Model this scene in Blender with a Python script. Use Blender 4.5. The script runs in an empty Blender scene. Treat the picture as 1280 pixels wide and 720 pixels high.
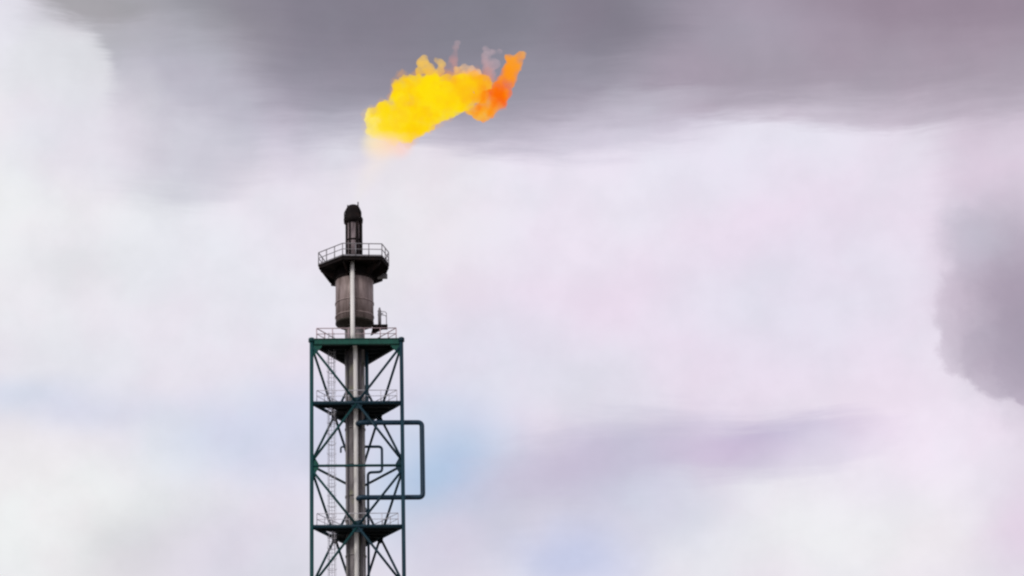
import bpy, bmesh, math, random
from mathutils import Vector, Matrix
from mathutils import noise as mnoise

random.seed(7)
S = bpy.context.scene
C = S.collection
PI = math.pi
rad = math.radians

# ------------------------------------------------------------------ camera
F_PX = 4000.0                       # focal length in pixels of a 1280 px wide frame
PITCH = rad(21.0)
ROLL = rad(-0.35)
SHIFT = 195.0 / 1280.0
CAM = Vector((0, 0, 1.7))
cd = bpy.data.cameras.new('camera')
cam = bpy.data.objects.new('camera', cd)
C.objects.link(cam)
cd.sensor_width = 36.0
cd.lens = F_PX / 1280 * 36.0
cd.shift_x = SHIFT
cd.clip_start = 0.5
cd.clip_end = 30000
cam.location = CAM
rotm = Matrix.Rotation(rad(90) + PITCH, 3, 'X') @ Matrix.Rotation(ROLL, 3, 'Z')
cam.rotation_euler = rotm.to_euler()
S.camera = cam
AX_R, AX_U, AX_F = rotm.col[0].copy(), rotm.col[1].copy(), -rotm.col[2]


def ray(px, py):                    # direction seen at a point of the photograph (for taking measurements)
    return (AX_F * F_PX + AX_R * (px - 640 + SHIFT * 1280) + AX_U * (360 - py)).normalized()


def at(px, py, Y):
    d = ray(px, py)
    return CAM + d * (Y / d.y)


# ------------------------------------------------------------------ render
S.render.engine = 'CYCLES'
S.cycles.use_denoising = True
S.cycles.filter_width = 2.3
S.cycles.max_bounces = 6
S.cycles.volume_bounces = 0
S.cycles.sample_clamp_indirect = 4
S.view_settings.view_transform = 'Standard'
S.view_settings.look = 'None'
S.view_settings.exposure = 0
S.view_settings.gamma = 1

# ------------------------------------------------------------------ sun
SUN_EL, SUN_AZ = rad(36), rad(-140)     # azimuth from +Y, clockwise seen from above: behind the camera, left
sd = bpy.data.lights.new('sun', 'SUN')
sd.energy = 1.5
sd.angle = rad(14)
sd.color = (1.0, 0.96, 0.9)
sun = bpy.data.objects.new('sun', sd)
C.objects.link(sun)
sdir = Vector((math.sin(SUN_AZ) * math.cos(SUN_EL), math.cos(SUN_AZ) * math.cos(SUN_EL), math.sin(SUN_EL)))
sun.rotation_euler = sdir.to_track_quat('Z', 'Y').to_euler()
sun.location = sdir * 50


# ------------------------------------------------------------------ sky (world): blue air behind layers of cloud
def lin(c):
    return tuple((v / 255 / 12.92 if v / 255 <= 0.04045 else ((v / 255 + 0.055) / 1.055) ** 2.4) for v in c)


W = bpy.data.worlds.new('World')
S.world = W
W.use_nodes = True
wt = W.node_tree
wt.nodes.clear()
wl = wt.links


def wn(kind, **kw):
    n = wt.nodes.new(kind)
    for k, v in kw.items():
        setattr(n, k, v)
    return n


def wmath(op, a, b=None, c=None):
    n = wn('ShaderNodeMath', operation=op)
    for i, v in enumerate((a, b, c)):
        if v is None:
            continue
        if isinstance(v, (int, float)):
            n.inputs[i].default_value = v
        else:
            wl.new(v, n.inputs[i])
    return n.outputs[0]


def wvec(op, a, b=None, scale=None):
    n = wn('ShaderNodeVectorMath', operation=op)
    for i, v in enumerate((a, b)):
        if v is None:
            continue
        if isinstance(v, tuple):
            n.inputs[i].default_value = v
        else:
            wl.new(v, n.inputs[i])
    if scale is not None:
        n.inputs['Scale'].default_value = scale
    return n


tc = wn('ShaderNodeTexCoord').outputs['Generated']
sep = wn('ShaderNodeSeparateXYZ')
wl.new(tc, sep.inputs[0])
COSC = math.cos(PITCH)
DEG = 180 / PI
azn = wmath('MULTIPLY', wmath('ARCTAN2', sep.outputs[0], sep.outputs[1]), DEG * COSC)
eln = wmath('MULTIPLY', wmath('ARCSINE', sep.outputs[2]), DEG)
cmb = wn('ShaderNodeCombineXYZ')
wl.new(azn, cmb.inputs[0])
wl.new(eln, cmb.inputs[1])
SKY = cmb.outputs[0]                    # (bearing, elevation) in degrees


def skypos(px, py):
    d = ray(px, py)
    return (math.atan2(d.x, d.y) * DEG * COSC, math.asin(d.z) * DEG)


PXD = DEG / F_PX                        # degrees per photograph pixel


def noise(vec, scale, detail=3.0, rough=0.5, out='Color'):
    n = wn('ShaderNodeTexNoise')
    n.noise_dimensions = '3D'
    wl.new(vec, n.inputs['Vector'])
    n.inputs['Scale'].default_value = scale
    n.inputs['Detail'].default_value = detail
    n.inputs['Roughness'].default_value = rough
    return n.outputs[out]


def warp(vec, scale, amp, stretch=(1, 1, 1), detail=3.0, rough=0.5, seed=0.0):
    v = wvec('MULTIPLY', vec, stretch).outputs[0]
    v = wvec('ADD', v, (seed, seed * 0.7, seed * 1.3)).outputs[0]
    c = wvec('SUBTRACT', noise(v, scale, detail, rough), (0.5, 0.5, 0.5)).outputs[0]
    s = wvec('SCALE', c, scale=amp).outputs[0]
    return wvec('ADD', vec, s).outputs[0]


V_SOFT = warp(SKY, 0.55, 0.8, detail=2.0, seed=3.0)                      # slow bulges
V_BANK = warp(warp(SKY, 0.45, 0.7, (0.55, 1.3, 1), 3.0, 0.5, 11.0), 1.8, 0.55, (0.3, 2.6, 1), 5.0, 0.62, 5.0)
V_EDGE = warp(warp(SKY, 0.9, 0.35, detail=2.0, seed=21.0), 2.6, 0.45, detail=4.0, rough=0.58, seed=9.0)
WARPS = {'soft': V_SOFT, 'bank': V_BANK, 'edge': V_EDGE}


def rgb(c):
    n = wn('ShaderNodeRGB')
    n.outputs[0].default_value = (*lin(c), 1)
    return n.outputs[0]


def mixc(fac, a, b):
    n = wn('ShaderNodeMix', data_type='RGBA')
    if isinstance(fac, (int, float)):
        n.inputs[0].default_value = fac
    else:
        wl.new(fac, n.inputs[0])
    wl.new(a, n.inputs[6])
    wl.new(b, n.inputs[7])
    return n.outputs[2]


def smooth(v, a, b, lo=0.0, hi=1.0):
    n = wn('ShaderNodeMapRange', interpolation_type='SMOOTHSTEP')
    wl.new(v, n.inputs[0])
    n.inputs[1].default_value = a
    n.inputs[2].default_value = b
    n.inputs[3].default_value = lo
    n.inputs[4].default_value = hi
    return n.outputs[0]


def cloudmask(px, py, rx, ry, soft, op, rot=0.0, w='soft'):
    cx, cy = skypos(px, py)
    m = wn('ShaderNodeMapping', vector_type='TEXTURE')
    wl.new(WARPS[w], m.inputs[0])
    m.inputs['Location'].default_value = (cx, cy, 0)
    m.inputs['Rotation'].default_value = (0, 0, rad(rot))
    m.inputs['Scale'].default_value = (rx * PXD, ry * PXD, 1)
    f = wvec('MULTIPLY', m.outputs[0], (1, 1, 0)).outputs[0]
    ln = wvec('LENGTH', f).outputs['Value']
    return smooth(ln, 1 - soft, 1 + soft, op, 0.0)


# the whole sky: pale overcast with greyer and thinner places
big = noise(tc, 5.0, 5.0, 0.55, 'Fac')
big2 = noise(wvec('ADD', tc, (4.0, 2.0, 7.0)).outputs[0], 3.0, 4.0, 0.5, 'Fac')
col = mixc(smooth(big, 0.47, 0.70), rgb((230, 226, 234)), rgb((165, 157, 172)))
col = mixc(smooth(big2, 0.55, 0.75), col, rgb((236, 234, 238)))
# cloud by cloud: (centre x, centre y, half width, half height, softness, colour, cover, tilt, edge)
LAYERS = [
    (640, 400, 1150, 620, 0.45, (229, 225, 234), 1.0, 0, 'soft'),
    # rosy white field right of the stack
    (860, 330, 430, 230, 0.75, (235, 222, 237), 0.9, 0, 'soft'),
    (680, 265, 170, 80, 0.8, (236, 231, 241), 0.8, 0, 'soft'),
    (900, 185, 150, 50, 0.9, (231, 229, 240), 0.7, 0, 'soft'),
    (990, 380, 110, 80, 0.9, (225, 224, 236), 0.6, 0, 'soft'),
    (740, 480, 80, 50, 0.9, (223, 220, 231), 0.7, 0, 'soft'),
    (560, 460, 110, 60, 0.9, (220, 221, 233), 0.7, 0, 'soft'),
    # white field on the left
    (50, 260, 190, 150, 0.8, (239, 239, 238), 0.9, 0, 'soft'),
    (250, 340, 200, 110, 0.9, (234, 232, 239), 0.8, 0, 'soft'),
    (100, 330, 60, 40, 0.9, (227, 225, 229), 0.6, 0, 'soft'),
    (510, 270, 90, 110, 0.9, (235, 232, 233), 0.6, 0, 'soft'),
    # thin blue places
    (50, 505, 120, 26, 0.9, (207, 212, 231), 0.9, 0, 'soft'),
    (320, 545, 150, 50, 0.9, (209, 214, 232), 0.9, 8, 'soft'),
    (556, 602, 82, 74, 0.9, (180, 199, 226), 1.0, 10, 'soft'),
    (400, 560, 80, 60, 0.9, (211, 216, 233), 0.6, 0, 'soft'),
    # grey violet bank low on the right
    (720, 615, 150, 58, 0.9, (198, 198, 213), 0.85, 12, 'bank'),
    (790, 572, 150, 40, 0.75, (198, 190, 212), 0.8, 8, 'bank'),
    (1000, 556, 105, 38, 0.4, (194, 184, 210), 0.95, 3, 'bank'),
    (915, 568, 55, 24, 0.9, (206, 188, 213), 0.5, 0, 'bank'),
    (830, 640, 90, 40, 0.9, (206, 208, 226), 0.7, 0, 'soft'),
    (715, 705, 70, 38, 0.9, (192, 202, 230), 0.8, 0, 'soft'),
    (560, 690, 60, 50, 0.9, (215, 210, 225), 0.8, 0, 'soft'),
    # white at the bottom
    (50, 640, 170, 110, 0.7, (239, 239, 238), 0.95, 0, 'soft'),
    (170, 680, 80, 45, 0.9, (215, 215, 216), 0.75, 20, 'soft'),
    (310, 695, 110, 50, 0.9, (217, 214, 225), 0.8, 0, 'soft'),
    (1090, 660, 190, 80, 0.8, (239, 236, 238), 0.95, 0, 'soft'),
    (1190, 550, 150, 70, 0.9, (242, 230, 243), 0.8, 0, 'soft'),
    (1275, 660, 45, 60, 0.9, (222, 206, 223), 0.8, 0, 'soft'),
    # dusky cloud at the right edge
    (1260, 220, 85, 120, 0.45, (217, 203, 218), 0.9, 0, 'bank'),
    (1262, 350, 84, 95, 0.50, (205, 194, 208), 0.75, 0, 'edge'),
    (1224, 392, 52, 66, 0.16, (207, 195, 209), 0.7, 0, 'edge'),
    (1216, 432, 44, 42, 0.14, (204, 192, 206), 0.75, 0, 'edge'),
    (1252, 448, 46, 50, 0.12, (198, 186, 201), 0.8, 0, 'edge'),
    (1290, 462, 42, 46, 0.10, (192, 180, 196), 0.8, 0, 'edge'),
    (1286, 395, 66, 112, 0.85, (166, 154, 170), 0.95, 6, 'edge'),
    (1215, 300, 30, 40, 0.9, (190, 186, 200), 0.5, 0, 'edge'),
    # the dark bank along the top: paler skirt first, then the body, then the heaviest part
    (690, 40, 400, 152, 0.12, (204, 199, 213), 0.8, 0, 'bank'),
    (360, 60, 150, 140, 0.30, (200, 196, 210), 0.8, -8, 'bank'),
    (1160, 0, 480, 152, 0.08, (200, 188, 202), 0.85, 0, 'bank'),
    (800, -210, 760, 345, 0.09, (160, 151, 165), 0.85, 0, 'bank'),
    (420, -120, 270, 275, 0.16, (154, 149, 162), 0.85, 0, 'bank'),
    (620, 100, 140, 75, 0.5, (152, 148, 161), 0.7, 0, 'bank'),
    (190, 0, 150, 105, 0.45, (172, 170, 175), 0.85, -15, 'bank'),
    (110, 5, 80, 18, 0.5, (165, 163, 166), 0.9, -6, 'bank'),
    (530, -110, 360, 210, 0.42, (127, 123, 134), 0.9, 0, 'bank'),
    (760, 30, 70, 50, 0.8, (124, 118, 130), 0.7, 0, 'bank'),
    (1230, -130, 260, 245, 0.35, (149, 134, 148), 0.85, 0, 'bank'),
    (1060, 85, 220, 42, 0.7, (165, 153, 166), 0.7, 0, 'bank'),
    # lit tops standing out against the bank
    (215, 140, 105, 95, 0.5, (187, 184, 196), 0.85, 0, 'bank'),
    (250, 194, 52, 46, 0.55, (214, 210, 221), 0.65, 0, 'bank'),
    (74, 112, 66, 84, 0.22, (228, 226, 231), 0.85, 4, 'bank'),
    (112, 80, 26, 36, 0.35, (224, 222, 227), 0.7, 0, 'bank'),
    (170, 120, 30, 40, 0.5, (200, 198, 206), 0.6, 0, 'edge'),
    (100, 180, 100, 60, 0.7, (229, 226, 234), 0.8, 0, 'edge'),
    (430, 195, 45, 12, 0.6, (222, 218, 228), 0.7, 3, 'bank'),
    (810, 128, 70, 14, 0.6, (208, 205, 217), 0.3, 0, 'bank'),
]
thin = None
for (px, py, rx, ry, soft, c, op, rot, w) in LAYERS:
    m = cloudmask(px, py, rx, ry, soft, op, rot, w)
    col = mixc(m, col, rgb(c))
# faint rosy / bluish mottling everywhere
t1 = noise(SKY, 0.45, 3.0, 0.5, 'Fac')
t2 = noise(wvec('ADD', SKY, (9.0, 4.0, 2.0)).outputs[0], 0.9, 4.0, 0.6, 'Fac')
mulc = mixc(smooth(t1, 0.35, 0.65), rgb((255, 248, 254)), rgb((248, 254, 255)))
mm = wn('ShaderNodeMix', data_type='RGBA', blend_type='MULTIPLY')
mm.inputs[0].default_value = 0.4
wl.new(col, mm.inputs[6])
wl.new(mulc, mm.inputs[7])
col = mm.outputs[2]
val = smooth(t2, 0.3, 0.7, 1.0, 1.06)
col = wvec('SCALE', col)
wl.new(val, col.inputs['Scale'])
wl.new(mm.outputs[2], col.inputs[0])
col = col.outputs[0]

st = wn('ShaderNodeTexSky', sky_type='NISHITA')
st.sun_disc = False
st.sun_elevation = SUN_EL
st.sun_rotation = SUN_AZ
bg_air = wn('ShaderNodeBackground')
wl.new(st.outputs[0], bg_air.inputs[0])
bg_air.inputs[1].default_value = 0.1
bg_cloud = wn('ShaderNodeBackground')
wl.new(col, bg_cloud.inputs[0])
bg_cloud.inputs[1].default_value = 1.0
ms = wn('ShaderNodeMixShader')
ms.inputs[0].default_value = 0.96       # how much the cloud covers the blue air
wl.new(bg_air.outputs[0], ms.inputs[1])
wl.new(bg_cloud.outputs[0], ms.inputs[2])
wo = wn('ShaderNodeOutputWorld')
wl.new(ms.outputs[0], wo.inputs[0])


# ------------------------------------------------------------------ materials
def steel(name, base, dark=None, rough=0.55, metal=0.0, scale=0.8, streak=4.0, amount=0.6, bump=0.15, spec=0.28, rust=None, rust_amt=0.0):
    m = bpy.data.materials.new(name)
    m.use_nodes = True
    t = m.node_tree
    b = t.nodes['Principled BSDF']
    g = t.nodes.new('ShaderNodeNewGeometry')
    mp = t.nodes.new('ShaderNodeMapping')
    mp.inputs['Scale'].default_value = (streak, streak, 0.5)
    t.links.new(g.outputs['Position'], mp.inputs[0])
    n = t.nodes.new('ShaderNodeTexNoise')
    n.inputs['Scale'].default_value = scale
    n.inputs['Detail'].default_value = 5
    n.inputs['Roughness'].default_value = 0.65
    t.links.new(mp.outputs[0], n.inputs['Vector'])
    dark = dark or tuple(v * 0.5 for v in base)
    r = t.nodes.new('ShaderNodeMapRange')
    r.inputs[1].default_value, r.inputs[2].default_value = 0.38, 0.66
    r.inputs[4].default_value = amount
    t.links.new(n.outputs['Fac'], r.inputs[0])
    mx = t.nodes.new('ShaderNodeMix')
    mx.data_type = 'RGBA'
    mx.inputs[6].default_value = (*base, 1)
    mx.inputs[7].default_value = (*dark, 1)
    t.links.new(r.outputs[0], mx.inputs[0])
    out = mx.outputs[2]
    if rust:
        n2 = t.nodes.new('ShaderNodeTexNoise')
        n2.inputs['Scale'].default_value = 1.7
        n2.inputs['Detail'].default_value = 6
        t.links.new(g.outputs['Position'], n2.inputs['Vector'])
        r2 = t.nodes.new('ShaderNodeMapRange')
        r2.inputs[1].default_value, r2.inputs[2].default_value = 0.5, 0.68
        r2.inputs[4].default_value = rust_amt
        t.links.new(n2.outputs['Fac'], r2.inputs[0])
        m2 = t.nodes.new('ShaderNodeMix')
        m2.data_type = 'RGBA'
        m2.inputs[7].default_value = (*rust, 1)
        t.links.new(r2.outputs[0], m2.inputs[0])
        t.links.new(out, m2.inputs[6])
        out = m2.outputs[2]
    t.links.new(out, b.inputs['Base Color'])
    b.inputs['Roughness'].default_value = rough
    b.inputs['Metallic'].default_value = metal
    b.inputs['Specular IOR Level'].default_value = spec
    bp = t.nodes.new('ShaderNodeBump')
    bp.inputs['Strength'].default_value = bump
    bp.inputs['Distance'].default_value = 0.02
    t.links.new(n.outputs['Fac'], bp.inputs['Height'])
    t.links.new(bp.outputs[0], b.inputs['Normal'])
    return m


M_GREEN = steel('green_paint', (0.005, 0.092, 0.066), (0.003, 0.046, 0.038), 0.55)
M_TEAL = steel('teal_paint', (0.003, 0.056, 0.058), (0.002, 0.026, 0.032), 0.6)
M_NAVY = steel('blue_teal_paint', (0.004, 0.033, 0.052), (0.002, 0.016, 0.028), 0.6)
M_BLACK = steel('sooty_shaded_steel', (0.011, 0.008, 0.008), (0.005, 0.0035, 0.004), 0.85, rust=(0.035, 0.019, 0.015), rust_amt=0.5, spec=0.12)  # sooty, rusty tip metal; on the collar it carries the platform's shade
M_DECK = steel('dark_grating', (0.006, 0.010, 0.014), (0.003, 0.005, 0.007), 0.75)
M_RISER = steel('grey_cladding', (0.24, 0.218, 0.225), (0.11, 0.098, 0.10), 0.5, 0.1, 0.5, 3.0, 0.9, rust=(0.24, 0.25, 0.14), rust_amt=0.5)
M_DRUM = steel('brown_grey_steel', (0.33, 0.26, 0.25), (0.13, 0.097, 0.088), 0.5, 0.1, 0.7, 4.0, 1.0)
M_CONE = steel('dark_underside_steel', (0.042, 0.035, 0.027), (0.02, 0.016, 0.012), 0.7)  # shaded look of the drum underside put into the base colour
M_PALE = steel('pale_pipe_paint', (0.82, 0.80, 0.77), (0.62, 0.60, 0.57), 0.35, 0.0, 0.6, 2.0, 0.5)
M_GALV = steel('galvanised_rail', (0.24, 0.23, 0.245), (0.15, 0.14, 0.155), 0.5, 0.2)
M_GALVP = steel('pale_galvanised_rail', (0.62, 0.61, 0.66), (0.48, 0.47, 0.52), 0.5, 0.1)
M_ROSE = steel('faded_red_rail', (0.46, 0.35, 0.37), (0.30, 0.22, 0.24), 0.55)
M_STACK = steel('scorched_pipe', (0.27, 0.22, 0.23), (0.06, 0.045, 0.05), 0.55, 0.2, 0.9, 2.5, 0.9)
M_GAP = steel('dark_grey_gap', (0.075, 0.068, 0.075), (0.04, 0.036, 0.042), 0.6)
M_LOOP = steel('slate_blue_pipe', (0.011, 0.042, 0.075), (0.006, 0.024, 0.045), 0.45)


# ------------------------------------------------------------------ mesh helpers
def frame(d):
    d = d.normalized()
    a = Vector((0, 0, 1)) if abs(d.z) < 0.95 else Vector((1, 0, 0))
    u = d.cross(a).normalized()
    return u, d.cross(u).normalized()


def tube(bm, p0, p1, r, n=10, r1=None, caps=True):
    p0, p1 = Vector(p0), Vector(p1)
    u, v = frame(p1 - p0)
    r1 = r if r1 is None else r1
    A, B = [], []
    for i in range(n):
        a = 2 * PI * i / n
        o = u * math.cos(a) + v * math.sin(a)
        A.append(bm.verts.new(p0 + o * r))
        B.append(bm.verts.new(p1 + o * r1))
    for i in range(n):
        j = (i + 1) % n
        f = bm.faces.new((A[i], A[j], B[j], B[i]))
        f.smooth = True
    if caps:
        bm.faces.new(A[::-1])
        bm.faces.new(B)


def bent_tube(bm, pts, r, bend=0.5, n=12, seg=6):
    pts = [Vector(p) for p in pts]
    path = [pts[0]]
    for i in range(1, len(pts) - 1):
        a, b, c = pts[i - 1], pts[i], pts[i + 1]
        d1, d2 = (a - b).normalized(), (c - b).normalized()
        s, e = b + d1 * bend, b + d2 * bend
        for k in range(seg + 1):
            t = k / seg
            path.append(s * (1 - t) ** 2 + b * 2 * t * (1 - t) + e * t * t)
    path.append(pts[-1])
    rings, pu = [], None
    for i, p in enumerate(path):
        d = (path[min(i + 1, len(path) - 1)] - path[max(i - 1, 0)]).normalized()
        if pu is None:
            pu, _ = frame(d)
        u = (pu - d * pu.dot(d)).normalized()
        v = d.cross(u)
        pu = u
        rings.append([bm.verts.new(p + (u * math.cos(2 * PI * k / n) + v * math.sin(2 * PI * k / n)) * r) for k in range(n)])
    for A, B in zip(rings, rings[1:]):
        for k in range(n):
            f = bm.faces.new((A[k], A[(k + 1) % n], B[(k + 1) % n], B[k]))
            f.smooth = True
    bm.faces.new(rings[0][::-1])
    bm.faces.new(rings[-1])


def lathe(bm, prof, cx=0, cy=0, n=40, smooth=True):
    rings = []
    for r, z in prof:
        rings.append([bm.verts.new((cx + r * math.cos(2 * PI * k / n), cy + r * math.sin(2 * PI * k / n), z)) for k in range(n)])
    for A, B in zip(rings, rings[1:]):
        for k in range(n):
            f = bm.faces.new((A[k], A[(k + 1) % n], B[(k + 1) % n], B[k]))
            f.smooth = smooth
    bm.faces.new(rings[0][::-1])
    bm.faces.new(rings[-1])


def prism(bm, poly, z0, z1):
    A = [bm.verts.new((x, y, z0)) for x, y in poly]
    B = [bm.verts.new((x, y, z1)) for x, y in poly]
    n = len(poly)
    for i in range(n):
        bm.faces.new((A[i], A[(i + 1) % n], B[(i + 1) % n], B[i]))
    bm.faces.new(A[::-1])
    bm.faces.new(B)


def beam(bm, p0, p1, w, h, up=Vector((0, 0, 1))):
    p0, p1 = Vector(p0), Vector(p1)
    d = (p1 - p0).normalized()
    s = d.cross(up).normalized() * (w / 2)
    u = s.cross(d).normalized() * (h / 2)
    vs = [bm.verts.new(p + a * s + b * u) for p in (p0, p1) for a, b in ((-1, -1), (1, -1), (1, 1), (-1, 1))]
    for q in ((0, 1, 2, 3), (7, 6, 5, 4), (0, 4, 5, 1), (1, 5, 6, 2), (2, 6, 7, 3), (3, 7, 4, 0)):
        bm.faces.new([vs[i] for i in q])


def plate(bm, pts, t, nrm):
    nrm = Vector(nrm).normalized() * (t / 2)
    A = [bm.verts.new(Vector(p) - nrm) for p in pts]
    B = [bm.verts.new(Vector(p) + nrm) for p in pts]
    n = len(pts)
    for i in range(n):
        bm.faces.new((A[i], A[(i + 1) % n], B[(i + 1) % n], B[i]))
    bm.faces.new(A[::-1])
    bm.faces.new(B)


def build(name, fn, mat, parent=None):
    bm = bmesh.new()
    fn(bm)
    bmesh.ops.recalc_face_normals(bm, faces=bm.faces)
    me = bpy.data.meshes.new(name)
    bm.to_mesh(me)
    bm.free()
    me.materials.append(mat)
    o = bpy.data.objects.new(name, me)
    C.objects.link(o)
    if parent is not None:
        o.parent = parent
    return o


def empty(name, loc, label=None, cat=None, parent=None):
    o = bpy.data.objects.new(name, None)
    C.objects.link(o)
    o.location = loc
    if label:
        o['label'] = label
        o['category'] = cat
    if parent is not None:
        o.parent = parent
    return o


# ------------------------------------------------------------------ ground (below the frame)
def ground_mat():
    m = bpy.data.materials.new('gravel_ground')
    m.use_nodes = True
    t = m.node_tree
    b = t.nodes['Principled BSDF']
    g = t.nodes.new('ShaderNodeNewGeometry')
    n = t.nodes.new('ShaderNodeTexNoise')
    n.inputs['Scale'].default_value = 0.08
    n.inputs['Detail'].default_value = 8
    t.links.new(g.outputs['Position'], n.inputs['Vector'])
    mx = t.nodes.new('ShaderNodeMix')
    mx.data_type = 'RGBA'
    mx.inputs[6].default_value = (0.20, 0.19, 0.17, 1)
    mx.inputs[7].default_value = (0.13, 0.125, 0.10, 1)
    t.links.new(n.outputs['Fac'], mx.inputs[0])
    t.links.new(mx.outputs[2], b.inputs['Base Color'])
    b.inputs['Roughness'].default_value = 0.95
    return m


def ground_fn(bm):
    R = 9000
    vs = [bm.verts.new((R * math.cos(2 * PI * k / 48), R * math.sin(2 * PI * k / 48), 0)) for k in range(48)]
    bm.faces.new(vs)


go = build('ground', ground_fn, ground_mat())
go['kind'] = 'structure'

# ------------------------------------------------------------------ the flare stack
Y0 = 250.0
stack = empty('flare_stack', (0, Y0, 0),
              'tall industrial flare stack with three-legged dark green lattice tower, grey riser and railed platforms', 'flare stack')
# everything below is in the stack's own metres: x to the right, y away from the camera, z up from the ground
DEP = 6.5                               # depth of the triangular plan
AXY = DEP / 3                           # the riser stands at the centroid


def lz(py, y=0.0, px=445):
    return at(px, py, Y0 + y).z


def lx(px, py, y=0.0):
    return at(px, py, Y0 + y).x


Z = [lz(427), lz(503.5), lz(582), lz(658)]
STEP = (Z[0] - Z[3]) / 3
Z += [Z[3] - STEP, Z[3] - 2 * STEP]
XL, XR = lx(389.5, 500), lx(502.5, 500)
LEGS = {'L': Vector((XL, 0, 0)), 'R': Vector((XR, 0, 0)), 'B': Vector(((XL + XR) / 2, DEP, 0))}
XC = (XL + XR) / 2
ZTOP = Z[0] + 0.25


def P(leg, z):
    v = LEGS[leg]
    return Vector((v.x, v.y, z))


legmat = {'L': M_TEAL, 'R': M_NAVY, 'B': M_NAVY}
legobj = {}
for k in 'LRB':
    def fn(bm, k=k):
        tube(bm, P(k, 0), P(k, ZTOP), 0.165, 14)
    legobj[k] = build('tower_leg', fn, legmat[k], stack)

    def cap(bm, k=k):
        v = LEGS[k]
        lathe(bm, [(0.17, ZTOP - 0.3), (0.26, ZTOP - 0.27), (0.26, ZTOP + 0.02), (0.20, ZTOP + 0.08)], v.x, v.y, 14)
    build('leg_cap', cap, M_NAVY if k != 'L' else M_TEAL, legobj[k])

# gusset plates where diagonals meet the legs
FACES = (('L', 'R'), ('L', 'B'), ('R', 'B'))
for a, b in FACES:
    for k, o in ((a, b), (b, a)):
        d = (LEGS[o] - LEGS[k]).normalized()
        nrm = d.cross(Vector((0, 0, 1)))
        for zi in (0, 2, 4):
            z = Z[zi]

            def gp(bm, k=k, d=d, nrm=nrm, z=z, zi=zi):
                hi = 1.0 if zi else -0.16
                pts = [P(k, z + 0.95) + d * 0.15, P(k, z + 0.16) + d * 0.58, P(k, z - 0.16) + d * 0.58, P(k, z - 0.95) + d * 0.15]
                if zi == 0:
                    pts = [P(k, z - 0.27) + d * 0.17, P(k, z - 0.27) + d * 0.95, P(k, z - 0.5) + d * 0.8, P(k, z - 1.25) + d * 0.17]
                plate(bm, pts, 0.03, nrm)
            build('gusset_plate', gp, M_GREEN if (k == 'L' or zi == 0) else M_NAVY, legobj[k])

# girts and the heavy top beams
for i, z in enumerate(Z[:5]):
    for a, b in FACES:
        pa, pb = P(a, z), P(b, z)
        d = (pb - pa).normalized()
        if i == 0:
            def fn(bm, pa=pa, pb=pb, d=d):
                w = 0.05
                beam(bm, pa + d * 0.2, pb - d * 0.2, 0.16, 0.40)
                for s in (-1, 1):
                    beam(bm, pa + d * 0.2 + Vector((0, 0, s * 0.225)), pb - d * 0.2 + Vector((0, 0, s * 0.225)), 0.30, w)
            build('top_beam', fn, M_GREEN if (a, b) == ('L', 'R') else M_DECK, stack)
        else:
            def fn(bm, pa=pa, pb=pb, d=d, i=i):
                tube(bm, pa + d * 0.15, pb - d * 0.15, 0.11 if i in (2, 4) else 0.15, 10)
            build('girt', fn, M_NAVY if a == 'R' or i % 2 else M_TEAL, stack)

# diagonals: from the corners down to the middle of the next girt, and out to the legs again
for a, b in FACES:
    for i in range(5):
        zt, zb = Z[i], Z[i + 1]
        for k, o in ((a, b), (b, a)):
            if i % 2 == 0:
                p0, p1 = P(k, zt - 0.35), (P(a, zb) + P(b, zb)) / 2
            else:
                p0, p1 = (P(a, zt) + P(b, zt)) / 2, P(k, zb + 0.35)
            d = (p1 - p0).normalized()
            off = d.cross((LEGS[b] - LEGS[a])).normalized() * 0.0

            def fn(bm, p0=p0, p1=p1, d=d):
                tube(bm, p0 + d * 0.12, p1 - d * 0.06, 0.105, 10)
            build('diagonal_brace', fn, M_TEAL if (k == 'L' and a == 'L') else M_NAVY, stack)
        if i % 2 == 0:
            mid = (P(a, zb) + P(b, zb)) / 2
            d = (LEGS[b] - LEGS[a]).normalized()
            nrm = d.cross(Vector((0, 0, 1)))

            def gm(bm, mid=mid, d=d, nrm=nrm):
                plate(bm, [mid - d * 0.55, mid - d * 0.3 + Vector((0, 0, 0.5)), mid + d * 0.3 + Vector((0, 0, 0.5)), mid + d * 0.55,
                           mid + d * 0.3 - Vector((0, 0, 0.5)), mid - d * 0.3 - Vector((0, 0, 0.5))], 0.03, nrm)
            build('gusset_plate', gm, M_NAVY, stack)


def lower(bm):                          # the same lattice carries on to the ground below the frame
    z = Z[5]
    i = 5
    while z > 0.5:
        zb = max(z - STEP, 0.2)
        for a, b in FACES:
            tube(bm, P(a, z), P(b, z), 0.12, 8)
            for k in (a, b):
                if i % 2 == 0:
                    tube(bm, P(k, z), (P(a, zb) + P(b, zb)) / 2, 0.105, 8)
                else:
                    tube(bm, (P(a, z) + P(b, z)) / 2, P(k, zb), 0.105, 8)
        z, i = z - STEP, i + 1


lo = build('lower_lattice', lower, M_NAVY, stack)
lo['kind'] = 'stuff'


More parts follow.
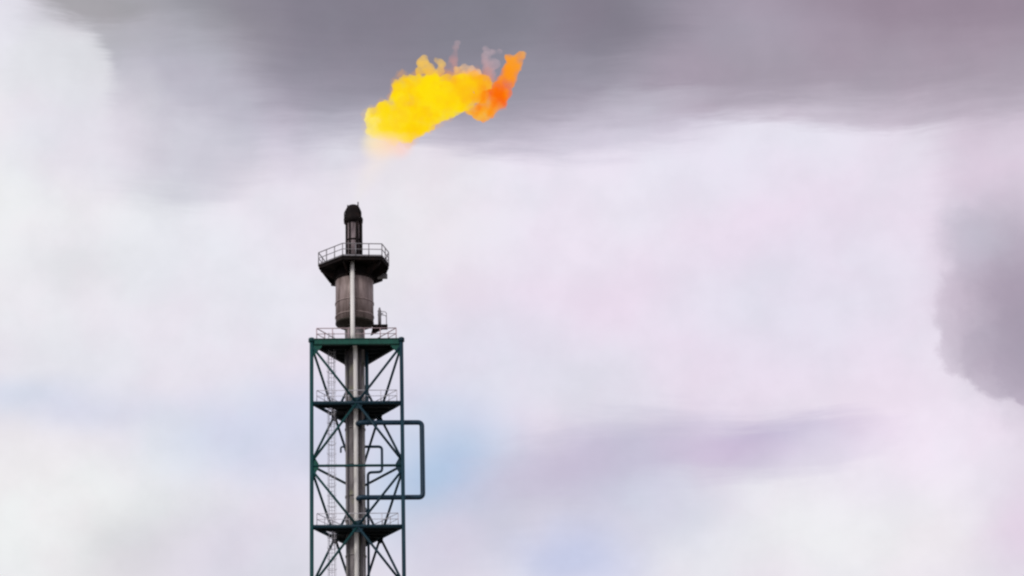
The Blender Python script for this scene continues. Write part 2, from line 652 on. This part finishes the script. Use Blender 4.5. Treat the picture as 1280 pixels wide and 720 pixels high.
# ---- platforms inside the tower
def rail_run(parent, poly, z, mat, closed=True, h=1.1, r=0.032, step=1.25, skip=()):
    """posts and rails along a polygon: each post a piece of its own, the rails one piece per side"""
    n = len(poly)
    for i in range(n if closed else n - 1):
        if i in skip:
            continue
        a, b = Vector((*poly[i], z)), Vector((*poly[(i + 1) % n], z))
        L = (b - a).length
        d = (b - a).normalized()

        def fr(bm, a=a, b=b, d=d):
            tube(bm, a + Vector((0, 0, h)), b + Vector((0, 0, h)), r, 8)
            tube(bm, a + Vector((0, 0, h * 0.55)), b + Vector((0, 0, h * 0.55)), r * 0.8, 8)
            beam(bm, a + Vector((0, 0, 0.07)) + d * 0.02, b + Vector((0, 0, 0.07)) - d * 0.02, 0.012, 0.13)
        build('rail', fr, mat, parent)
        m = max(1, round(L / step))
        for k in range(m):
            p = a + d * (L * k / m)

            def fp(bm, p=p):
                tube(bm, p, p + Vector((0, 0, h - r)), r, 8)
            build('rail_post', fp, mat, parent)


def deck(name, z, thick, cut, notch, mat_rail, label=None, rr=0.032):
    """triangular walkway between the legs, open at the back, with joists underneath"""
    def edge(y):                        # x of the side faces at depth y
        t = y / DEP
        return XL + (XC - XL) * t, XR + (XC - XR) * t
    l1, r1 = edge(cut)
    poly = [(XL + 0.25, 0.16), (XR - 0.25, 0.16), (r1 - 0.1, cut), (l1 + 0.1, cut)]
    if notch:
        la, _ = edge(1.15)
        lb, _ = edge(2.55)
        poly = [(XL + 0.25, 0.16), (XR - 0.25, 0.16), (r1 - 0.1, cut), (l1 + 0.1, cut), (lb + 0.12, 2.55), (lb + 0.85, 2.35), (la + 0.95, 1.05), (la + 0.12, 1.0)]

    def fd(bm):
        prism(bm, poly, z - thick, z)
    o = build(name, fd, M_DECK, stack)
    if label:
        o['label'] = label
    ys = [0.55 + k * (cut - 0.8) / 4 for k in range(5)]
    for y in ys:
        a, b = edge(y)
        if notch and 1.0 < y < 2.6:
            a += 1.0

        def fj(bm, y=y, a=a, b=b):
            beam(bm, (a + 0.3, y, z - thick - 0.105), (b - 0.3, y, z - thick - 0.105), 0.1, 0.2)
        build('joist', fj, M_DECK, o)
    inset = 0.35
    l0, r0 = XL + 0.42, XR - 0.42
    rp = [(l1 + 0.35, cut - 0.1), (l0, 0.3), (r0, 0.3), (r1 - 0.35, cut - 0.1)]
    rail_run(o, rp, z, mat_rail, closed=False, r=rr)
    return o


deck('top_deck', Z[0] + 0.20, 0.12, 4.7, False, M_ROSE, rr=0.042)
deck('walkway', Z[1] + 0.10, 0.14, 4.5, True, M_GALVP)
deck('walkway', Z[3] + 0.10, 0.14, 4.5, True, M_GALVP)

# ---- riser, reducer, drum, stack pipe and tip, all on one axis
XA = lx(443.6, 470, AXY)
Z_DRUM0, Z_DRUM1 = lz(405.5, AXY), lz(335, AXY)
Z_CONE = Z_DRUM0 - 0.45
R_DRUM, R_RISER = 1.60, 0.82
XD = lx(443.2, 380, AXY)


def f_riser(bm):
    lathe(bm, [(R_RISER, 0.0), (R_RISER, Z_CONE + 0.05)], XA, AXY, 40)


riser = build('riser_pipe', f_riser, M_RISER, stack)
for zz in (Z[0] - 1.3, Z[1] - 1.7, Z[2] + 0.6, Z[2] - 2.1, Z[3] + 1.0, Z[3] - 2.0):
    def fb(bm, zz=zz):
        lathe(bm, [(R_RISER + 0.003, zz), (R_RISER + 0.05, zz + 0.01), (R_RISER + 0.05, zz + 0.13), (R_RISER + 0.003, zz + 0.14)], XA, AXY, 40)
    build('clamp_band', fb, M_RISER, riser)


def f_drum(bm):
    lathe(bm, [(R_DRUM, Z_DRUM0), (R_DRUM, Z_DRUM1 - 0.35)], XD, AXY, 56)


drum = build('knockout_drum', f_drum, M_DRUM, stack)


def f_cone(bm):
    lathe(bm, [(R_RISER + 0.06, Z_CONE), (R_RISER + 0.1, Z_CONE + 0.1), (R_DRUM - 0.3, Z_DRUM0 - 0.12), (R_DRUM + 0.02, Z_DRUM0 + 0.0), (R_DRUM + 0.02, Z_DRUM0 + 0.12)], XD, AXY, 56)


build('reducer_cone', f_cone, M_CONE, drum)


def f_coll(bm):  # added black band: shade below the upper platform put into its colour
    lathe(bm, [(R_DRUM + 0.004, Z_DRUM1 - 1.25), (R_DRUM + 0.09, Z_DRUM1 - 1.22), (R_DRUM + 0.09, Z_DRUM1 - 1.08), (R_DRUM + 0.03, Z_DRUM1 - 1.05), (R_DRUM + 0.03, Z_DRUM1 - 0.1)], XD, AXY, 56)


build('shaded_collar', f_coll, M_BLACK, drum)
for zz in (Z_DRUM0 + 1.75, Z_DRUM0 + 0.55):
    def fb(bm, zz=zz):
        lathe(bm, [(R_DRUM + 0.003, zz), (R_DRUM + 0.05, zz + 0.01), (R_DRUM + 0.05, zz + 0.11), (R_DRUM + 0.003, zz + 0.12)], XD, AXY, 56)
    build('stiffening_ring', fb, M_DRUM, drum)

Z_TIP0, Z_TIP1 = lz(280, AXY), lz(257.5, AXY)
XS = lx(441.8, 300, AXY)
XS0 = XS


def f_stack(bm):
    lathe(bm, [(0.60, Z_DRUM1 - 0.3), (0.60, Z_TIP0 + 0.1)], XS, AXY, 36)


sp = build('stack_pipe', f_stack, M_STACK, stack)
for zz in (Z_DRUM1 + 0.9, Z_DRUM1 + 2.4):
    def fb(bm, zz=zz):
        lathe(bm, [(0.602, zz), (0.68, zz + 0.01), (0.68, zz + 0.1), (0.602, zz + 0.11)], XS, AXY, 36)
    build('pipe_flange', fb, M_BLACK, sp)
for ang, r in ((-62, 0.13), (-118, 0.08), (-20, 0.16), (-152, 0.1)):
    def fl(bm, ang=ang, r=r):
        x, y = XS + 0.66 * math.cos(rad(ang)), AXY + 0.66 * math.sin(rad(ang))
        tube(bm, (x, y, Z_DRUM1 + 0.05), (x, y, Z_TIP0 + 0.5), r, 10)
    build('pilot_line', fl, M_BLACK, sp)


def f_tip(bm):
    h = Z_TIP1 - Z_TIP0
    lathe(bm, [(0.64, Z_TIP0), (0.80, Z_TIP0 + 0.08), (0.83, Z_TIP0 + 0.42), (0.71, Z_TIP0 + 0.55), (0.70, Z_TIP0 + h * 0.55),
               (0.62, Z_TIP0 + h * 0.78), (0.48, Z_TIP1 - 0.06), (0.40, Z_TIP1), (0.36, Z_TIP1 - 0.02), (0.36, Z_TIP1 - 0.5)], XS, AXY, 36)


tip = build('flare_tip', f_tip, M_BLACK, stack)
for ang in (-35, 95, 200):
    def fpil(bm, ang=ang):
        x, y = XS + 0.80 * math.cos(rad(ang)), AXY + 0.80 * math.sin(rad(ang))
        x2, y2 = XS + 0.5 * math.cos(rad(ang)), AXY + 0.5 * math.sin(rad(ang))
        bent_tube(bm, [(x, y, Z_TIP0 + 0.1), (x, y, Z_TIP1 - 0.75), (x2, y2, Z_TIP1 - 0.15), (x2, y2, Z_TIP1 + (0.25 if ang < 0 else 0.02))], 0.05, 0.1, 8, 3)
    build('pilot_burner', fpil, M_BLACK, tip)

# ---- upper platform round the top of the drum
ZP = Z_DRUM1
hexa = []
sE = math.sin(rad(20.8)) * 15.05
for px, py in ((397.5, 331), (428, 319.5), (478, 320.5), (486.5, 331), (481, 344), (455, 351), (412, 350)):
    y = AXY + (py - 335.0) / sE
    hexa.append((lx(px, py, y), y))


def f_plat(bm):
    prism(bm, hexa, ZP - 0.10, ZP)
    n = len(hexa)
    cx, cy = sum(p[0] for p in hexa) / n, sum(p[1] for p in hexa) / n
    for i in range(n):                  # edge channel hanging under the plate
        a, b = hexa[i], hexa[(i + 1) % n]
        ia = (a[0] + (cx - a[0]) * 0.03, a[1] + (cy - a[1]) * 0.03)
        ib = (b[0] + (cx - b[0]) * 0.03, b[1] + (cy - b[1]) * 0.03)
        beam(bm, (*ia, ZP - 0.21), (*ib, ZP - 0.21), 0.08, 0.22)


plat = build('upper_platform', f_plat, M_BLACK, stack)
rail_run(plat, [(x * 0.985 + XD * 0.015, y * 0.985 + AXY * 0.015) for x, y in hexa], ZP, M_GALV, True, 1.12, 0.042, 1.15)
for i, (x, y) in enumerate(hexa):
    def fk(bm, x=x, y=y):
        d = Vector((x - XD, y - AXY, 0))
        L = d.length
        d.normalize()
        base = Vector((XD, AXY, 0))
        pts = [base + d * (R_DRUM + 0.02) + Vector((0, 0, ZP - 0.34)), base + d * (L - 0.2) + Vector((0, 0, ZP - 0.34)),
               base + d * (L - 0.25) + Vector((0, 0, ZP - 0.62)), base + d * (R_DRUM + 0.02) + Vector((0, 0, ZP - 1.25))]
        plate(bm, pts, 0.06, d.cross(Vector((0, 0, 1))))
    build('bracket', fk, M_BLACK, plat)


def f_jbox(bm):
    x, y = lx(478, 340, AXY + 0.6), AXY + 0.4
    beam(bm, (x - 0.42, y, ZP - 0.62), (x + 0.42, y, ZP - 0.62), 0.5, 0.3)


build('junction_box', f_jbox, M_GALV, plat)


# ---- pale gas line up the front of riser and drum
XG = lx(444.4, 470, AXY - R_RISER)
YG = AXY - R_DRUM - 0.30


def f_gas(bm):
    bent_tube(bm, [(XG, AXY - R_RISER - 0.2, 0.1), (XG, AXY - R_RISER - 0.2, Z[0] - 0.1), (XG - 0.22, YG, Z[0] + 0.5), (XG - 0.22, YG, ZP - 0.15)], 0.185, 0.3, 14, 5)


gas = build('pale_gas_line', f_gas, M_PALE, stack)
for zz in (Z_DRUM0 + 1.2, Z_DRUM0 + 3.6):
    def fc(bm, zz=zz):
        beam(bm, (XG - 0.22, YG + 0.02, zz), (XG - 0.22, AXY - R_DRUM + 0.05, zz), 0.5, 0.08)
    build('pipe_clip', fc, M_GALV, gas)
for zz in (Z[1] - 2.2, Z[2] + 1.4, Z[2] - 2.4, Z[3] - 2.4):
    def fc(bm, zz=zz):
        beam(bm, (XG, AXY - R_RISER - 0.18, zz), (XG, AXY - R_RISER + 0.1, zz), 0.5, 0.08)
    build('pipe_clip', fc, M_GALV, gas)


def f_gap(bm):  # added tubes standing in for the dark gaps along the riser
    x = XG + 0.42
    tube(bm, (x, AXY - R_RISER - 0.02, 0.1), (x, AXY - R_RISER - 0.02, Z[0] - 0.1), 0.10, 10)
    tube(bm, (XA - 0.62, AXY - 0.72, 0.1), (XA - 0.62, AXY - 0.72, Z[0] - 0.1), 0.07, 10)


build('gap_strip', f_gap, M_GAP, riser)


def f_dark(bm):                         # darker service pipe beside the riser
    x = lx(459.5, 600, AXY - 0.3)
    bent_tube(bm, [(XA + 0.5, AXY - 0.35, Z[1] - 1.0), (x, AXY - 0.35, Z[1] - 0.9), (x, AXY - 0.35, Z[0] - 0.1)], 0.15, 0.3, 12)


build('service_pipe', f_dark, M_NAVY, stack)

# ---- the big square pipe loop reaching out to the right
YL = AXY - R_RISER - 0.62
za, zb = lz(528.5, YL), lz(622, YL)
xa, xo = lx(447, 529, YL), lx(528, 575, YL)


def f_loop(bm):
    bent_tube(bm, [(xa, AXY - R_RISER * 0.9, za - 0.02), (xa, YL, za), (xo, YL, za), (xo, YL, zb), (xa, YL, zb), (xa, AXY - R_RISER * 0.9, zb - 0.02)], 0.205, 0.36, 14, 6)


loop = build('pipe_loop', f_loop, M_LOOP, stack)
for z_ in (za, zb):
    def ffl(bm, z_=z_):
        for x_ in (xa + 0.75, xa + 0.83):
            tube(bm, (x_, YL, z_), (x_ + 0.06, YL, z_), 0.28, 14)
    build('flange', ffl, M_LOOP, loop)


def f_small(bm):
    y = AXY + 0.1
    z1, z2 = lz(558.5, y), lz(590, y)
    x0, x1, x2 = lx(454, 558, y), lx(477.5, 575, y), lx(460, 600, y)
    bent_tube(bm, [(x0, y, z1), (x1, y, z1), (x1, y, z2), (x2, y, z2 - 0.05), (x2, y, 0.1)], 0.115, 0.3, 10, 5)
    xx = lx(426, 559, y)
    bent_tube(bm, [(lx(437, 559, y), y, z1 + 0.02), (xx, y, z1), (xx, y, z1 - 0.5)], 0.08, 0.15, 10, 3)


build('branch_pipe', f_small, M_LOOP, stack)

# ---- caged ladder on the left
XLA, YLA = lx(414.5, 560, 1.75), 1.75
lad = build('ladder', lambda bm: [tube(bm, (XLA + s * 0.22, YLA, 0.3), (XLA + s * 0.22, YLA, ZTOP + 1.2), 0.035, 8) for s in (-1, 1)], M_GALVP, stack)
z = Z[4] + 0.3
rung_me = None
while z < ZTOP + 1.0:
    if rung_me is None:
        ro = build('rung', lambda bm: tube(bm, (XLA - 0.2, YLA, 0), (XLA + 0.2, YLA, 0), 0.018, 6), M_GALVP, lad)
        rung_me = ro.data
    else:
        ro = bpy.data.objects.new('rung', rung_me)
        C.objects.link(ro)
        ro.parent = lad
    ro.location = (0, 0, z)
    z += 0.33
hoop_me = None
z = Z[4] + 0.5
while z < ZTOP:
    if hoop_me is None:
        def fh(bm):
            pts = [(XLA + 0.24 * math.cos(a) * 1.6, YLA + 0.02 + 0.62 * math.sin(a), 0) for a in [PI * k / 10 for k in range(11)]]
            for p, q in zip(pts, pts[1:]):
                beam(bm, p, q, 0.01, 0.045)
        ho = build('cage_hoop', fh, M_GALVP, lad)
        hoop_me = ho.data
    else:
        ho = bpy.data.objects.new('cage_hoop', hoop_me)
        C.objects.link(ho)
        ho.parent = lad
    ho.location = (0, 0, z)
    z += 0.9
for k in range(3):
    a = PI * (k + 0.5) / 3

    def fs(bm, a=a):
        p = (XLA + 0.384 * math.cos(a), YLA + 0.02 + 0.62 * math.sin(a))
        beam(bm, (*p, Z[4] + 0.5), (*p, ZTOP - 0.4), 0.035, 0.01, Vector((math.cos(a), math.sin(a), 0)))
    build('cage_strap', fs, M_GALVP, lad)

# ---- little service ledge on the right of the drum
yb = AXY - 0.2
zl = lz(409, yb)
xb0, xb1 = XD + R_DRUM * 0.93, lx(484.5, 408, yb)


def f_ledge(bm):
    beam(bm, (xb0, yb, zl), (xb1, yb, zl), 0.95, 0.14)
    plate(bm, [(xb0, yb, zl - 0.09), (xb1 - 0.25, yb, zl - 0.09), (xb0 - 0.15, yb, zl - 0.75)], 0.2, (0, 1, 0))


led = build('service_ledge', f_ledge, M_BLACK, stack)


def f_post(bm):
    x = lx(474.5, 395, yb)
    lathe(bm, [(0.14, zl + 0.07), (0.14, zl + 1.45), (0.09, zl + 1.6), (0.05, zl + 1.75)], x, yb, 14)
    tube(bm, (x, yb, zl + 1.2), (x + 0.3, yb, zl + 1.2), 0.05, 8)


build('valve_post', f_post, M_GALV, led)


def f_guard(bm):
    x = lx(483, 395, yb)
    for s in (-1, 1):
        bent_tube(bm, [(x, yb + s * 0.42, zl + 0.07), (x, yb + s * 0.42, zl + 1.2), (x - 0.55, yb + s * 0.42, zl + 1.25), (x - 0.75, yb + s * 0.42, zl + 1.25)], 0.03, 0.2, 8, 4)
    for h in (0.6, 1.1):
        tube(bm, (x, yb - 0.42, zl + h), (x, yb + 0.42, zl + h), 0.028, 8)


build('guard_rail', f_guard, M_GALV, led)


# ------------------------------------------------------------------ the flame
def blob_mesh(name, blobs, voxel, rough, seed, mat, parent, rscale=0.066, ysq=0.85, freq=0.9, jitter=0.25):
    """one closed, billowing body grown from overlapping puffs (photograph px, px, px radius)"""
    rnd = random.Random(seed)
    bm = bmesh.new()
    for b in blobs:
        px, py, r = b[:3]
        dy = b[3] if len(b) > 3 else rnd.uniform(-jitter, jitter) * r * rscale
        c = at(px, py, Y0 + AXY + dy)
        R = r * rscale
        mt = Matrix.Translation(c) @ Matrix.Diagonal((R, R * ysq, R, 1))
        bmesh.ops.create_icosphere(bm, subdivisions=3, radius=1, matrix=mt)
    me0 = bpy.data.meshes.new(name + '_puffs')
    bm.to_mesh(me0)
    bm.free()
    tmp = bpy.data.objects.new(name + '_puffs', me0)
    C.objects.link(tmp)
    md = tmp.modifiers.new('r', 'REMESH')
    md.mode = 'VOXEL'
    md.voxel_size = voxel
    sm = tmp.modifiers.new('s', 'SMOOTH')
    sm.iterations = 4
    dg = bpy.context.evaluated_depsgraph_get()
    me = bpy.data.meshes.new_from_object(tmp.evaluated_get(dg))
    bpy.data.objects.remove(tmp)
    me.name = name
    ns = [(v.co.copy(), v.normal.copy()) for v in me.vertices]
    for v, (co, nr) in zip(me.vertices, ns):
        q = co * freq + Vector((seed * 3.1, seed * 1.7, seed))
        n1 = mnoise.noise(q)
        n2 = mnoise.noise(q * 2.7)
        n3 = mnoise.noise(q * 6.0)
        v.co = co + nr * (rough * (0.6 * n1 + 0.35 * n2 + 0.18 * n3))
    me.materials.clear()
    me.materials.append(mat)
    o = bpy.data.objects.new(name, me)
    C.objects.link(o)
    if parent is not None:
        o.parent = parent
        o.matrix_parent_inverse = Matrix.Translation(parent.location).inverted()
    return o


def fire(name, ramp, density, axis0, axis1, nscale=0.35, nmix=0.35, step=0.25, dens_noise=0.0, fall=None):
    """glowing gas: opaque when deep, its colour running along the flame"""
    m = bpy.data.materials.new(name)
    m.use_nodes = True
    t = m.node_tree
    t.nodes.clear()
    N, K = t.nodes.new, t.links.new
    g = N('ShaderNodeNewGeometry')
    a, b = Vector(axis0), Vector(axis1)
    d = b - a
    sub = N('ShaderNodeVectorMath')
    sub.operation = 'SUBTRACT'
    K(g.outputs['Position'], sub.inputs[0])
    sub.inputs[1].default_value = a
    dot = N('ShaderNodeVectorMath')
    dot.operation = 'DOT_PRODUCT'
    K(sub.outputs[0], dot.inputs[0])
    dot.inputs[1].default_value = d / d.length_squared
    no = N('ShaderNodeTexNoise')
    no.inputs['Scale'].default_value = nscale
    no.inputs['Detail'].default_value = 3
    K(g.outputs['Position'], no.inputs['Vector'])
    ma = N('ShaderNodeMath')
    ma.operation = 'MULTIPLY_ADD'
    K(no.outputs['Fac'], ma.inputs[0])
    ma.inputs[1].default_value = nmix
    ma.inputs[2].default_value = -nmix / 2
    ad = N('ShaderNodeMath')
    ad.operation = 'ADD'
    K(dot.outputs['Value'], ad.inputs[0])
    K(ma.outputs[0], ad.inputs[1])
    cr = N('ShaderNodeValToRGB')
    el = cr.color_ramp.elements
    while len(el) > 1:
        el.remove(el[-1])
    for i, (p, c) in enumerate(ramp):
        e = el[0] if i == 0 else el.new(p)
        e.position = p
        e.color = (*lin(c), 1)
    K(ad.outputs[0], cr.inputs[0])
    em = N('ShaderNodeEmission')
    K(cr.outputs[0], em.inputs[0])
    em.inputs[1].default_value = density
    ab = N('ShaderNodeVolumeAbsorption')
    ab.inputs['Color'].default_value = (0, 0, 0, 1)
    ab.inputs['Density'].default_value = density
    if dens_noise:
        n2 = N('ShaderNodeTexNoise')
        n2.inputs['Scale'].default_value = 1.1
        n2.inputs['Detail'].default_value = 3
        K(g.outputs['Position'], n2.inputs['Vector'])
        mr = N('ShaderNodeMapRange')
        mr.inputs[1].default_value, mr.inputs[2].default_value = 0.35, 0.65
        mr.inputs[3].default_value, mr.inputs[4].default_value = density * (1 - dens_noise), density * (1 + dens_noise)
        K(n2.outputs['Fac'], mr.inputs[0])
        K(mr.outputs[0], em.inputs[1])
        K(mr.outputs[0], ab.inputs['Density'])
    if fall:                            # the gas thins out away from the middle line of the jet
        f0, f1, R0, R1 = fall
        ax = (f1 - f0)

        def vm(op, a_, b_=None):
            n_ = N('ShaderNodeVectorMath')
            n_.operation = op
            for i_, v_ in enumerate((a_, b_)):
                if v_ is None:
                    continue
                if hasattr(v_, 'node'):
                    K(v_, n_.inputs[i_])
                else:
                    n_.inputs[i_].default_value = v_
            return n_

        def mth(op, a_, b_=None, c_=None, clamp=False):
            n_ = N('ShaderNodeMath')
            n_.operation = op
            n_.use_clamp = clamp
            for i_, v_ in enumerate((a_, b_, c_)):
                if v_ is None:
                    continue
                if hasattr(v_, 'node'):
                    K(v_, n_.inputs[i_])
                else:
                    n_.inputs[i_].default_value = v_
            return n_.outputs[0]
        rel = vm('SUBTRACT', g.outputs['Position'], f0).outputs[0]
        tt = mth('ADD', vm('DOT_PRODUCT', rel, ax / ax.length_squared).outputs['Value'], 0.0, clamp=True)
        sc = N('ShaderNodeVectorMath')
        sc.operation = 'SCALE'
        sc.inputs[0].default_value = ax
        K(tt, sc.inputs['Scale'])
        dist = vm('LENGTH', vm('SUBTRACT', rel, sc.outputs[0]).outputs[0]).outputs['Value']
        rr = mth('DIVIDE', dist, mth('MULTIPLY_ADD', tt, R1 - R0, R0))
        fo = mth('SUBTRACT', 1.0, rr, clamp=True)
        fo = mth('MULTIPLY', fo, fo)
        src = em.inputs[1].links[0].from_socket if em.inputs[1].links else density
        dn = mth('MULTIPLY', fo, src)
        K(dn, em.inputs[1])
        K(dn, ab.inputs['Density'])
    ads = N('ShaderNodeAddShader')
    K(em.outputs[0], ads.inputs[0])
    K(ab.outputs[0], ads.inputs[1])
    out = N('ShaderNodeOutputMaterial')
    K(ads.outputs[0], out.inputs['Volume'])
    m.cycles.volume_step_rate = step
    return m


YF = Y0 + AXY
flame = empty('gas_flame', at(478, 180, YF),
              'bright yellow flame with curled orange tail blowing sideways above the stack tip', 'flame')
F_BODY = fire('yellow_fire', [(0.0, (255, 238, 130)), (0.12, (255, 228, 40)), (0.3, (255, 222, 2)), (0.42, (255, 211, 5)), (0.5, (255, 226, 14)), (0.68, (255, 219, 6)), (0.77, (254, 201, 14)), (0.86, (253, 184, 28)), (1.0, (252, 142, 14))],
              2.1, at(452, 168, YF), at(622, 92, YF), nscale=0.6, nmix=0.7, step=0.2, dens_noise=0.5)
F_MANTLE = fire('amber_mantle', [(0.0, (253, 214, 110)), (0.25, (250, 168, 40)), (0.6, (252, 176, 44)), (1.0, (248, 128, 24))],
                0.2, at(452, 165, YF), at(620, 95, YF), nscale=0.8, nmix=0.5, dens_noise=0.85)
F_TAIL = fire('orange_fire', [(0.0, (254, 186, 30)), (0.2, (254, 136, 10)), (0.34, (250, 98, 0)), (0.48, (253, 118, 2)), (0.66, (255, 150, 6)), (0.9, (255, 160, 24)), (1.0, (252, 172, 60))],
              2.1, at(590, 142, YF), at(654, 66, YF), nscale=1.1, nmix=0.7, step=0.2, dens_noise=0.6)
F_LICK = fire('amber_fire', [(0.0, (253, 200, 40)), (1.0, (254, 206, 110))], 1.7, at(530, 95, YF), at(545, 65, YF), nmix=0.8, nscale=1.2, dens_noise=0.6)
F_PEACH = fire('peach_fire', [(0.0, (253, 190, 70)), (1.0, (254, 208, 165))], 1.3, at(575, 98, YF), at(585, 80, YF), nmix=0.8, nscale=1.2, dens_noise=0.7)
F_WISP = fire('pale_fume', [(0.0, (250, 150, 90)), (0.5, (240, 160, 150)), (1.0, (236, 200, 205))], 0.30, at(560, 95, YF), at(585, 55, YF), dens_noise=0.9)
F_GLOW = fire('pale_plume', [(0.0, (236, 233, 231)), (0.6, (246, 232, 224)), (1.0, (255, 222, 190))], 0.42, at(446, 250, YF), at(490, 182, YF), dens_noise=0.3, fall=(at(445, 252, YF), at(478, 185, YF), 0.75, 2.3))

BODY = [(474, 157, 19), (470, 148, 14), (490, 162, 20), (505, 166, 18), (508, 174, 10), (484, 145, 20), (505, 148, 24), (525, 145, 24), (520, 160, 12),
        (500, 128, 14), (506, 112, 17), (499, 106, 11), (522, 112, 20), (540, 118, 26), (545, 138, 20), (556, 118, 24), (565, 130, 18), (575, 112, 22),
        (590, 108, 20), (580, 128, 16), (602, 106, 15), (598, 118, 14), (535, 98, 10), (560, 100, 9)]
TAIL = [(590, 137, 8), (600, 138, 11), (611, 134, 14), (619, 124, 15), (627, 112, 14), (633, 100, 13), (638, 88, 12), (643, 79, 12), (650, 72, 8), (637, 73, 8), (653, 69, 5), (608, 122, 9), (598, 143, 8), (606, 145, 8)]
blob_mesh('flame_body', [(x, y, r * 0.97) for x, y, r in BODY], 0.12, 0.62, 1, F_BODY, flame)
blob_mesh('flame_mantle', [(x, y - 1.5, r + 3.0) for x, y, r in BODY + TAIL[:4]], 0.14, 0.8, 11, F_MANTLE, flame, freq=1.2)
blob_mesh('flame_tail', TAIL, 0.11, 0.45, 2, F_TAIL, flame)
blob_mesh('flame_lick', [(528, 78, 8), (534, 86, 9), (524, 90, 7), (541, 92, 8), (530, 72, 5)], 0.09, 0.28, 3, F_LICK, flame)
blob_mesh('flame_lick', [(544, 74, 4), (549, 76, 5), (553, 81, 6), (551, 88, 6), (546, 94, 6)], 0.09, 0.25, 4, F_LICK, flame)
blob_mesh('flame_lick', [(572, 88, 6), (580, 84, 7), (588, 87, 7), (580, 94, 8), (596, 94, 7), (568, 96, 6)], 0.09, 0.35, 5, F_PEACH, flame)
blob_mesh('smoke_wisp', [(572, 53, 4), (570, 60, 5), (569, 67, 5), (567, 74, 6), (566, 81, 7), (562, 88, 9), (552, 90, 8)], 0.09, 0.25, 6, F_WISP, flame)
blob_mesh('smoke_wisp', [(607, 62, 6), (607, 70, 7), (608, 78, 8), (610, 86, 9), (612, 94, 9), (616, 65, 5), (624, 64, 4), (618, 80, 8)], 0.09, 0.25, 7, F_WISP, flame)
F_HEAT = fire('heat_haze_glow', [(0.0, (255, 240, 190)), (0.5, (255, 222, 185)), (1.0, (255, 208, 196))], 1.3, at(458, 170, YF), at(500, 195, YF), dens_noise=0.3, fall=(at(470, 180, YF), at(500, 182, YF), 1.8, 1.6))
blob_mesh('heat_glow', [(464, 178, 22), (472, 184, 22), (486, 185, 23), (500, 184, 22), (510, 181, 18)], 0.16, 0.3, 9, F_HEAT, flame)
PL = [(444 + k * 4.0, 252 - k * 8.0, 9 + k * 2.8) for k in range(9)]
blob_mesh('gas_plume', PL, 0.16, 0.3, 8, F_GLOW, flame)
